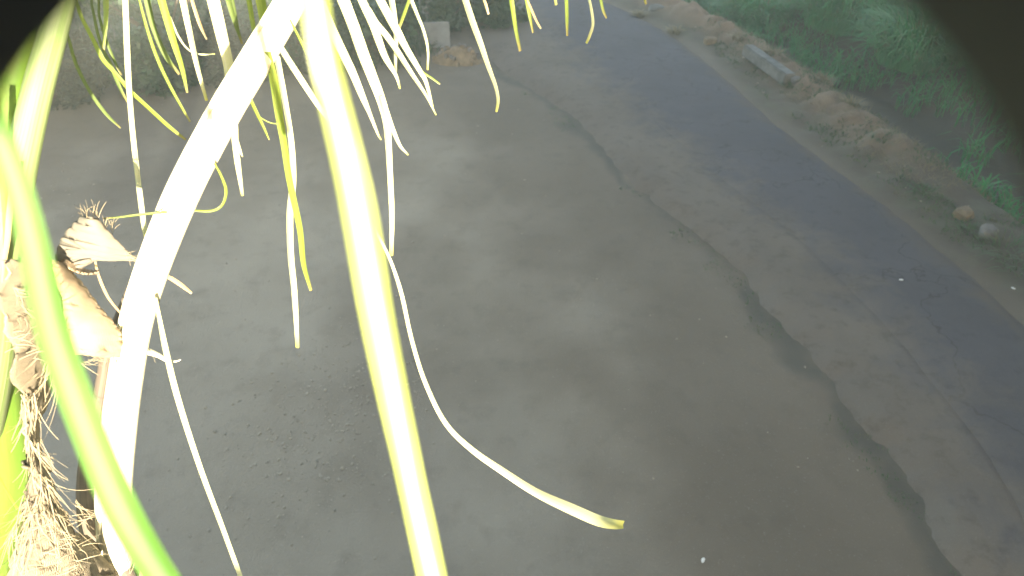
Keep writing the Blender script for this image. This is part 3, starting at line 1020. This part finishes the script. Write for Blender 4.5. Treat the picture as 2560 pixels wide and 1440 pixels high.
def grass_clump(x, y, h, spread, n, label, mat='cane', width=.022, group="tall green grass clumps beyond the ditch", seed=0, name="tall_grass", cat="grass"):
    rnd = random.Random(seed)
    z = ground_z(x, y)
    root = empty(name, (x, y, z))
    tag(root, label, cat, group)
    f = link("foliage", blades_mesh("foliage", n, h, spread, width, 1.0, rnd), M[mat], None, False)
    f.parent = root
    if n < 500:
        return root
    st = link("stem", blades_mesh("stem", max(10, n // 25), h * .75, spread * .5, width * .6, .2, rnd), M['dry_grass'], None, False)
    st.parent = root
    return root


def shrub(x, y, rad, zc, n, leaf, mat, label, seed, group="shrubs along the far side of the yard", name="shrub", cat="shrub", clumps=26, flat=.8):
    rnd = random.Random(seed)
    z = ground_z(x, y)
    root = empty(name, (x, y, z))
    tag(root, label, cat, group)
    f = link("foliage", leaves_mesh("foliage", n, rad, leaf, rnd, clumps, flat), M[mat], None)
    f.parent = root; f.location = (0, 0, zc)
    paths = []
    for k in range(6):
        a = k * 1.05 + rnd.random()
        tip = Vector((math.cos(a) * rad * .6, math.sin(a) * rad * .6, zc + rad * .3 * rnd.random()))
        paths.append(([Vector((0, 0, -.05)), tip * .35 + Vector((0, 0, .1)), tip], [.035 * rad, .022 * rad, .008 * rad]))
    s = link("stem", limb_mesh("stem", paths), M['bark'], None)
    s.parent = root
    return root


# tall grass over the ditch, upper right
grass_clump(7.6, 20.6, 1.5, 1.5, 900, "tall green grass clump at the top behind the earth bank's far end", seed=11)
grass_clump(9.1, 18.3, 1.8, 1.7, 1100, "tall green grass clump behind the middle of the earth bank", seed=12)
grass_clump(9.7, 15.4, 1.6, 1.5, 1200, "bright green drooping grass clump over the dark ditch", seed=13)
grass_clump(10.7, 13.2, 1.6, 1.5, 900, "green grass clump beside the dark sunshade, behind the broken slab", seed=14)
grass_clump(11.0, 10.6, 1.5, 1.4, 800, "shaded dark green grass clump in the ditch at the right edge", seed=15)
grass_clump(10.9, 20.8, 2.0, 1.8, 900, "tallest green grass clump against the top right sunshade", seed=16)
grass_clump(6.3, 22.8, 1.0, 1.2, 600, "low green grass clump at the top where the road leaves the picture", seed=17)

# shrubs across the yard, upper left, seen between the leaflets
for k, (x, y, rd, mt, lb) in enumerate([
    (-11.4, 12.6, 1.0, 'shrub_dark', "dark brownish shrub at the far left under the hood"),
    (-9.6, 13.4, 1.0, 'shrub_dark', "dark dry shrub behind the thin yellow leaflets"),
    (-7.9, 14.1, .9, 'shrub', "green shrub between the yellow leaflet and the pale stalk"),
    (-6.4, 14.7, 1.0, 'shrub_dark', "dark shrub behind the top of the pale stalk"),
    (-4.9, 15.3, 1.1, 'shrub', "green shrub behind the bundle of white leaflets"),
    (-3.4, 16.2, 1.1, 'shrub', "green shrub left of the pale panel"),
    (-1.9, 18.4, 1.0, 'shrub', "green shrub behind the pale panel"),
    (-.4, 18.9, .9, 'shrub', "green shrub right of the pale panel by the road"),
    (-12.6, 15.6, 1.6, 'shrub_dark', "large dark shrub in the second row at the far left"),
    (-8.8, 16.6, 1.6, 'shrub', "large green shrub in the second row behind the yellow leaflets"),
    (-5.6, 18.0, 1.6, 'shrub', "large green shrub in the second row behind the white leaflets"),
]):
    shrub(x, y, rd * 1.08, rd * .62, 4200, .14, mt, lb, 40 + k)


ux = np.array([random.uniform(-19, 1) for _ in range(30000)]); uy = np.array([random.uniform(11, 27) for _ in range(30000)])
uz, _, uds, _, _, un1, un2 = heights(ux, uy)
verts, faces = [], []
for x, y, z, ds_, q in zip(ux, uy, uz, uds, un1 + un2):
    if ds_ > -1.3 or y < 16.6 + .33 * x + .9 * q: continue
    h = random.uniform(.15, .55); a = random.uniform(0, 6.28)
    ox, oy = math.cos(a) * h * .6, math.sin(a) * h * .6
    sx, sy = -math.sin(a) * .022, math.cos(a) * .022
    b0 = len(verts)
    for t, wv in ((0, .5), (.5, 1), (1, .1)):
        zz = z - .02 + h * (1.2 * t - .5 * t ** 3)
        verts += [(x + ox * t * t - sx * wv, y + oy * t * t - sy * wv, zz), (x + ox * t * t + sx * wv, y + oy * t * t + sy * wv, zz)]
    faces += [(b0, b0 + 1, b0 + 3, b0 + 2), (b0 + 2, b0 + 3, b0 + 5, b0 + 4)]
ug = link("undergrowth", mesh_from("undergrowth", verts, faces), M['shrub'], None)
tag(ug, "dark green undergrowth between and behind the shrubs at the upper left", "undergrowth", kind="stuff")


# trees added for their unseen crowns, which block sky over yard and road
def tree(x, y, h, rad, n, label, seed, over, fwd=0.0):
    rnd = random.Random(seed)
    root = empty("added_shade_tree", (x, y, ground_z(x, y)))
    tag(root, label, "tree", "trees around the yard and road")
    top = Vector((over, fwd, h))
    trunk = [Vector((0, 0, -.1)), Vector((.08, .05, h * .25)), Vector((over * .25, fwd * .2 + .1, h * .55)), top * .86]
    paths = [(trunk, [.26, .2, .15, .07])]
    for k in range(9):
        a = k * .7 + rnd.random() * .5
        s = Vector(trunk[2]) + Vector((0, 0, (k % 3) * .35))
        e = top + Vector((math.cos(a) * rad * .75, math.sin(a) * rad * .75, rnd.uniform(-.6, .9)))
        paths.append(([s, s.lerp(e, .5) + Vector((0, 0, .3)), e], [.10, .06, .02]))
    t = link("trunk", limb_mesh("trunk", paths, 9), M['bark'], None, True); t.parent = root
    c = link("crown", leaves_mesh("crown", n, rad, .22, rnd, 60, .55), M['tree_leaf'], None)
    c.parent = root; c.location = top
    return root


tree(12.6, 16.5, 7.8, 3.6, 9000, "unseen leafy tree added behind the tall grass to block sky light", 71, -1.6)
tree(12.2, 9.8, 8.0, 3.8, 10000, "unseen leafy tree added beyond the ditch at the right to block sky light", 72, -2.2)
tree(3.6, -2.3, 7.6, 4.6, 30000, "large unseen tree added just behind the camera to shade the near road", 73, 2.2, 2.6)

tree(-10.2, 14.6, 7.2, 3.8, 12000, "tree with a dark trunk among the shrubs, unseen crown added for shade", 74, .4, -1.2)
tree(9.9, 6.7, 7.9, 3.7, 13000, "unseen leafy tree added beyond the ditch, its crown shading the near road", 76, -2.5)
tree(-14.2, 10.0, 7.6, 4.8, 17000, "unseen tree added left of the yard to shade its far side", 75, 3.0)

# small weeds on the verge and along the gutter
rndw = random.Random(5)
weeds = [(2190, 385, .16, "bright green weed on the verge beside the asphalt"), (2300, 500, .13, "grey-green weed tuft in the middle of the verge"),
         (2420, 600, .14, "weed tuft at the foot of the tan rock"), (2505, 650, .26, "green weed clump at the right edge above the asphalt"),
         (2552, 690, .24, "green weed clump cut by the right picture edge"), (1965, 238, .13, "weed at the near end of the concrete kerb block")]
for k, (px, py, h, lb) in enumerate(weeds):
    g = ground_at(px, py)
    grass_clump(g.x, g.y, h, h * 2.2, 60, lb, 'weed', .007, "small weeds by the road", 200 + k, "weed", "weed")
# thin ground cover on the verge and along the gutter
cx = np.array([rndw.uniform(-1, 10) for _ in range(26000)]); cy = np.array([rndw.uniform(2.5, 18) for _ in range(26000)])
cz, crag, cds, cdr, cdd, cn1, cn2 = heights(cx, cy)
patchy = np.array([fbm(x, y, .9, 3, 21) for x, y in zip(cx, cy)])
keep = ((cdd > .35) & (cdd < 2.2) & (patchy > .0)) | ((crag > -.42) & (crag < -.06) & (cdr < -1) & (patchy > .12))
verts, faces = [], []
for x, y, z, d in zip(cx[keep], cy[keep], cz[keep], cdr[keep]):
    for _ in range(3):
        h = rndw.uniform(.02, .075) * (1 if d > 0 else .55)
        a = rndw.uniform(0, 6.28); lx, ly = math.cos(a) * h * .8, math.sin(a) * h * .8
        w = .005
        x2, y2 = x + rndw.gauss(0, .03), y + rndw.gauss(0, .03)
        b0 = len(verts)
        verts += [(x2 - ly / h * w, y2 + lx / h * w, z - .005), (x2 + ly / h * w, y2 - lx / h * w, z - .005),
                  (x2 + lx * .5 + ly / h * w * .7, y2 + ly * .5 - lx / h * w * .7, z + h * .75), (x2 + lx, y2 + ly, z + h)]
        faces.append((b0, b0 + 1, b0 + 2, b0 + 3))
gc = link("ground_cover", mesh_from("ground_cover", verts, faces), M['weed'], None)
tag(gc, "thin grey-green ground cover on the verge and along the gutter", "ground cover", kind="stuff")
dx = np.array([rndw.uniform(5, 12) for _ in range(9000)]); dy = np.array([rndw.uniform(8.5, 24) for _ in range(9000)])
dz, _, _, _, ddd, _, _ = heights(dx, dy)
pt = np.array([fbm(x, y, .6, 3, 33) for x, y in zip(dx, dy)])
verts, faces = [], []
for x, y, z, d, p_ in zip(dx, dy, dz, ddd, pt):
    if d < 2.0 or d > 6 or p_ + (d - 3.2) * .35 < -.05: continue
    if y < 13.5 and d < 4.3 and p_ < .35: continue
    h = rndw.uniform(.25, .7) * (1 + .25 * (d - 2.5)); a = rndw.uniform(0, 6.28)
    ox, oy = math.cos(a) * h * .75, math.sin(a) * h * .75
    sx, sy = -math.sin(a) * .014, math.cos(a) * .014
    b0 = len(verts)
    for t, wv in ((0, .6), (.4, 1), (.75, .8), (1, .1)):
        zz = z + h * (1.25 * t - .75 * t ** 3)
        verts += [(x + ox * t * t - sx * wv, y + oy * t * t - sy * wv, zz), (x + ox * t * t + sx * wv, y + oy * t * t + sy * wv, zz)]
    faces += [(b0, b0 + 1, b0 + 3, b0 + 2), (b0 + 2, b0 + 3, b0 + 5, b0 + 4), (b0 + 4, b0 + 5, b0 + 7, b0 + 6)]
dg = link("ditch_grass", mesh_from("ditch_grass", verts, faces), M['cane'], None)
tag(dg, "rank green grass growing down the sides of the ditch", "grass", kind="stuff")
verts, faces = [], []
keep2 = (cdd > .75) & (cdd < 2.2) & (cy > 9) & (patchy < .12)
for x, y, z in zip(cx[keep2], cy[keep2], cz[keep2]):
    for _ in range(3):
        h = rndw.uniform(.04, .16); a = rndw.uniform(0, 6.28)
        x2, y2 = x + rndw.gauss(0, .04), y + rndw.gauss(0, .04)
        ox, oy = math.cos(a) * h, math.sin(a) * h
        b0 = len(verts)
        verts += [(x2 - oy * .05, y2 + ox * .05, z - .01), (x2 + oy * .05, y2 - ox * .05, z - .01), (x2 + ox, y2 + oy, z + h * .6)]
        faces.append((b0, b0 + 1, b0 + 2))
dgc = link("dry_ground_cover", mesh_from("dry_ground_cover", verts, faces), M['dry_grass'], None)
tag(dgc, "matted dry grass covering the earth bank", "dry grass", kind="stuff")
bank_tufts = [(1600, 22, "dry grass tuft at the far end of the earth bank"), (1690, 62, "dry grass tuft on the crest of the earth bank"),
              (1850, 100, "dry tuft on the earth bank above the kerb block"), (1930, 140, "dry tuft behind the kerb block"),
              (2060, 200, "pale dry tuft at the broken near end of the bank"), (2130, 260, "dry tuft beside the flat pale slab")]
for k, (px, py, lb) in enumerate(bank_tufts):
    g = ground_at(px, py, .3)
    grass_clump(g.x, g.y, .22, .35, 120, lb, 'dry_grass', .008, "dry grass tufts on the earth bank", 300 + k, "dry_grass", "grass")


# ------------------------------------------------------------------ stones, slabs and rubble
def stone_mesh(name, sx, sy, sz, seed, sub=2):
    bm = bmesh.new()
    bmesh.ops.create_icosphere(bm, subdivisions=sub, radius=1)
    off = Vector((seed * 3.7, seed * 1.3, seed * 2.1))
    for v in bm.verts:
        n = noise.fractal(v.co * 1.3 + off, 1, 2, 4)
        c = v.co * (1 + .30 * n)
        for ax in range(3):                                   # flatten a few sides
            if abs(c[ax]) > .72: c[ax] = math.copysign(.72 + (abs(c[ax]) - .72) * .25, c[ax])
        v.co = Vector((c.x * sx, c.y * sy, c.z * sz))
    me = bpy.data.meshes.new(name)
    bm.to_mesh(me); bm.free()
    return me


def stone(px, py, sx, sy, sz, rot, mat, label, seed, name="stone", z=None):
    g = ground_at(px, py, .1)
    zz = ground_z(g.x, g.y) if z is None else z
    o = link(name, stone_mesh(name, sx, sy, sz, seed), M[mat], None, False)
    o.location = (g.x, g.y, zz + sz * .18)
    o.rotation_euler = (random.uniform(-.1, .1), random.uniform(-.1, .1), rot)
    tag(o, label, "stone", "stones along the right verge")
    return o


# concrete kerb block lying along the bank
g0, g1 = ground_at(1862, 150, .1), ground_at(1968, 222, .1)
mid_ = (g0 + g1) / 2
L = (g1 - g0).length
kb = link("kerb_block", box_mesh("kerb_block", -L / 2, L / 2, -.13, .13, 0, .26, .025), M['concrete'], None)
kb.location = (mid_.x, mid_.y, ground_z(mid_.x, mid_.y) + .02)
kb.rotation_euler = (0, RAD(1.5), math.atan2(g1.y - g0.y, g1.x - g0.x))
tag(kb, "long pale concrete kerb block lying at the foot of the earth bank", "kerb block")
g0, g1 = ground_at(2170, 268, .1), ground_at(2245, 305, .1)
mid_ = (g0 + g1) / 2
L = (g1 - g0).length
sl = link("stone_slab", box_mesh("stone_slab", -L / 2, L / 2, -.09, .09, 0, .1, .015), M['concrete'], None)
sl.location = (mid_.x, mid_.y, ground_z(mid_.x, mid_.y) + .06)
sl.rotation_euler = (.12, 0, math.atan2(g1.y - g0.y, g1.x - g0.x))
tag(sl, "thin pale stone slab on the edge of the ditch below the grass", "slab")
stone(2285, 300, .30, .22, .12, .3, 'rock', "broad flat grey stone next to the thin pale slab", 1)
stone(2345, 350, .42, .20, .13, -.8, 'concrete', "longest pale stone sloping into the dark ditch", 2)
stone(2405, 545, .17, .15, .16, .5, 'rock_tan', "tan rounded rock at the brink of the ditch", 3)
stone(2465, 590, .20, .14, .12, 1.0, 'rock', "grey stone just below the tan rock", 4)
stone(1985, 225, .14, .12, .10, .2, 'rock', "dark stone at the near end of the kerb block", 5)
stone(2065, 215, .20, .16, .14, .7, 'rock_tan', "tan lump at the broken end of the earth bank", 6)
stone(1775, 108, .22, .16, .16, .2, 'rock_tan', "tan lump at the foot of the bank before the kerb block", 7)
stone(1640, 30, .3, .2, .14, .4, 'concrete', "pale stone on the earth bank near the top", 8)
stone(2260, 1050, .12, .09, .03, .2, 'rock', "flat dark stone lying on the dusty shoulder", 9)

# rubble heap with a pale panel behind it, at the top
hg = ground_at(1145, 152)
heap = empty("rubble_heap", (hg.x, hg.y, ground_z(hg.x, hg.y)))
tag(heap, "low heap of brown rubble at the far side of the yard", "rubble heap")
verts, faces = [], []
RR, AA = 9, 28
for i in range(RR + 1):
    for k in range(AA):
        t = i / RR
        a = 2 * math.pi * k / AA
        rx, ry = .68 * t, .42 * t
        z = .38 * (1 - t * t) ** 1.2
        q = Vector((rx * math.cos(a), ry * math.sin(a), z - .02))
        q.z += .06 * noise.fractal(q * 5, 1, 2, 4) * (1 - t)
        verts.append(q)
for i in range(RR):
    for k in range(AA):
        faces.append((i * AA + k, (i + 1) * AA + k, (i + 1) * AA + (k + 1) % AA, i * AA + (k + 1) % AA))
c = link("earth", mesh_from("earth", verts, faces), M['rock_tan'], None, True); c.parent = heap
smeshes = [stone_mesh("stone", .09, .07, .06, 20 + k, 1) for k in range(4)]
for k, smh in enumerate(smeshes): smh.materials.append(M['rock_tan' if k % 2 else 'rock'])
rr_ = random.Random(8)
for k in range(34):
    t = math.sqrt(rr_.random()) * .95; a = rr_.uniform(0, 6.28)
    o = bpy.data.objects.new("stone", smeshes[k % 4]); COL.objects.link(o)
    o.parent = heap
    o.location = (.66 * t * math.cos(a), .41 * t * math.sin(a), .37 * (1 - t * t) ** 1.2 + .0)
    o.rotation_euler = (rr_.random() * 3, rr_.random() * 3, rr_.random() * 6)
pg = ground_at(1092, 118)
pn = link("pale_panel", box_mesh("pale_panel", -.36, .36, -.05, .05, 0, .62, .015), M['panel'], None)
pn.location = (pg.x, pg.y, ground_z(pg.x, pg.y))
pn.rotation_euler = (RAD(-6), 0, RAD(6))
tag(pn, "pale grey upright panel standing behind the rubble heap", "panel")

# scraps of white litter
for k, (px, py, lb) in enumerate([(2245, 716, "tiny white scrap lying on the asphalt"), (1762, 1388, "white scrap on the bare earth near the bottom"),
                                  (2532, 722, "white scrap on the verge at the right edge"), (2073, 868, "pale scrap in the wide dark gutter")]):
    g = ground_at(px, py, .1)
    o = link("litter", stone_mesh("litter", .035, .02, .012, 60 + k, 1), M['litter'], None)
    zz = .2 if k == 0 else max(ground_z(g.x, g.y), .0)
    o.location = (g.x, g.y, zz + .012)
    o.rotation_euler = (0, 0, k)
    tag(o, lb, "litter", "scraps of litter")

# loose pebbles scattered over yard and verge
rp = random.Random(31)
ico = bmesh.new(); bmesh.ops.create_icosphere(ico, subdivisions=1, radius=1)
base_v = [v.co.copy() for v in ico.verts]; base_f = [tuple(v.index for v in f.verts) for f in ico.faces]; ico.free()
cnt = 3800
PX, PY = [], []
while len(PX) < cnt:
    if rp.random() < .35:
        c = ground_at(*rp.choice([(780, 1050), (820, 1120), (170, 480), (900, 900)]))
        x, y = c.x + rp.gauss(0, .55), c.y + rp.gauss(0, .55)
    else:
        x, y = rp.uniform(-11, 10), rp.uniform(2.2, 20)
    PX.append(x); PY.append(y)
PX, PY = np.array(PX), np.array(PY)
PZ, prag, pds, pdr, pdd, _, _ = heights(PX, PY)
verts, faces = [], []
for x, y, z, ds, dr, dd in zip(PX, PY, PZ, pds, pdr, pdd):
    if (ds > -.1 and dr < .15) or dd > 2: continue
    if (ds > -4.5 or y > 8.5) and rp.random() < .8: continue
    s = (.006 + .014 * rp.random() ** 3) * (1 if dd < .3 else 2.6)
    off = len(verts)
    j = rp.uniform(0, 6.28); cj, sj = math.cos(j), math.sin(j)
    kx, ky, kz = rp.uniform(.8, 1.6), rp.uniform(.7, 1.1), rp.uniform(.4, .7)
    for v in base_v:
        a, b2 = v.x * kx * s, v.y * ky * s
        verts.append((x + a * cj - b2 * sj, y + a * sj + b2 * cj, z + .3 * s + v.z * kz * s))
    faces += [tuple(i + off for i in f) for f in base_f]
pb = link("pebbles", mesh_from("pebbles", verts, faces), M['pebble'], None)
tag(pb, "loose small pebbles scattered over the bare earth", "pebbles", kind="stuff")

# ------------------------------------------------------------------ thin haze added to stand in for milky lens glare
hz = link("haze", box_mesh("haze", -152, 152, -152, 152, -3.5, 12.5))
hm = bpy.data.materials.new("glare_haze"); hm.use_nodes = True
hn = hm.node_tree; hn.nodes.clear()
ho = hn.nodes.new("ShaderNodeOutputMaterial")
hv = hn.nodes.new("ShaderNodeVolumePrincipled")
hv.inputs["Color"].default_value = (.87, .97, .87, 1)
hv.inputs["Density"].default_value = .0085
hn.links.new(hv.outputs[0], ho.inputs["Volume"])
hz.data.materials.append(hm)
tag(hz, "thin pale haze added to stand in for lens glare", "haze", kind="stuff")
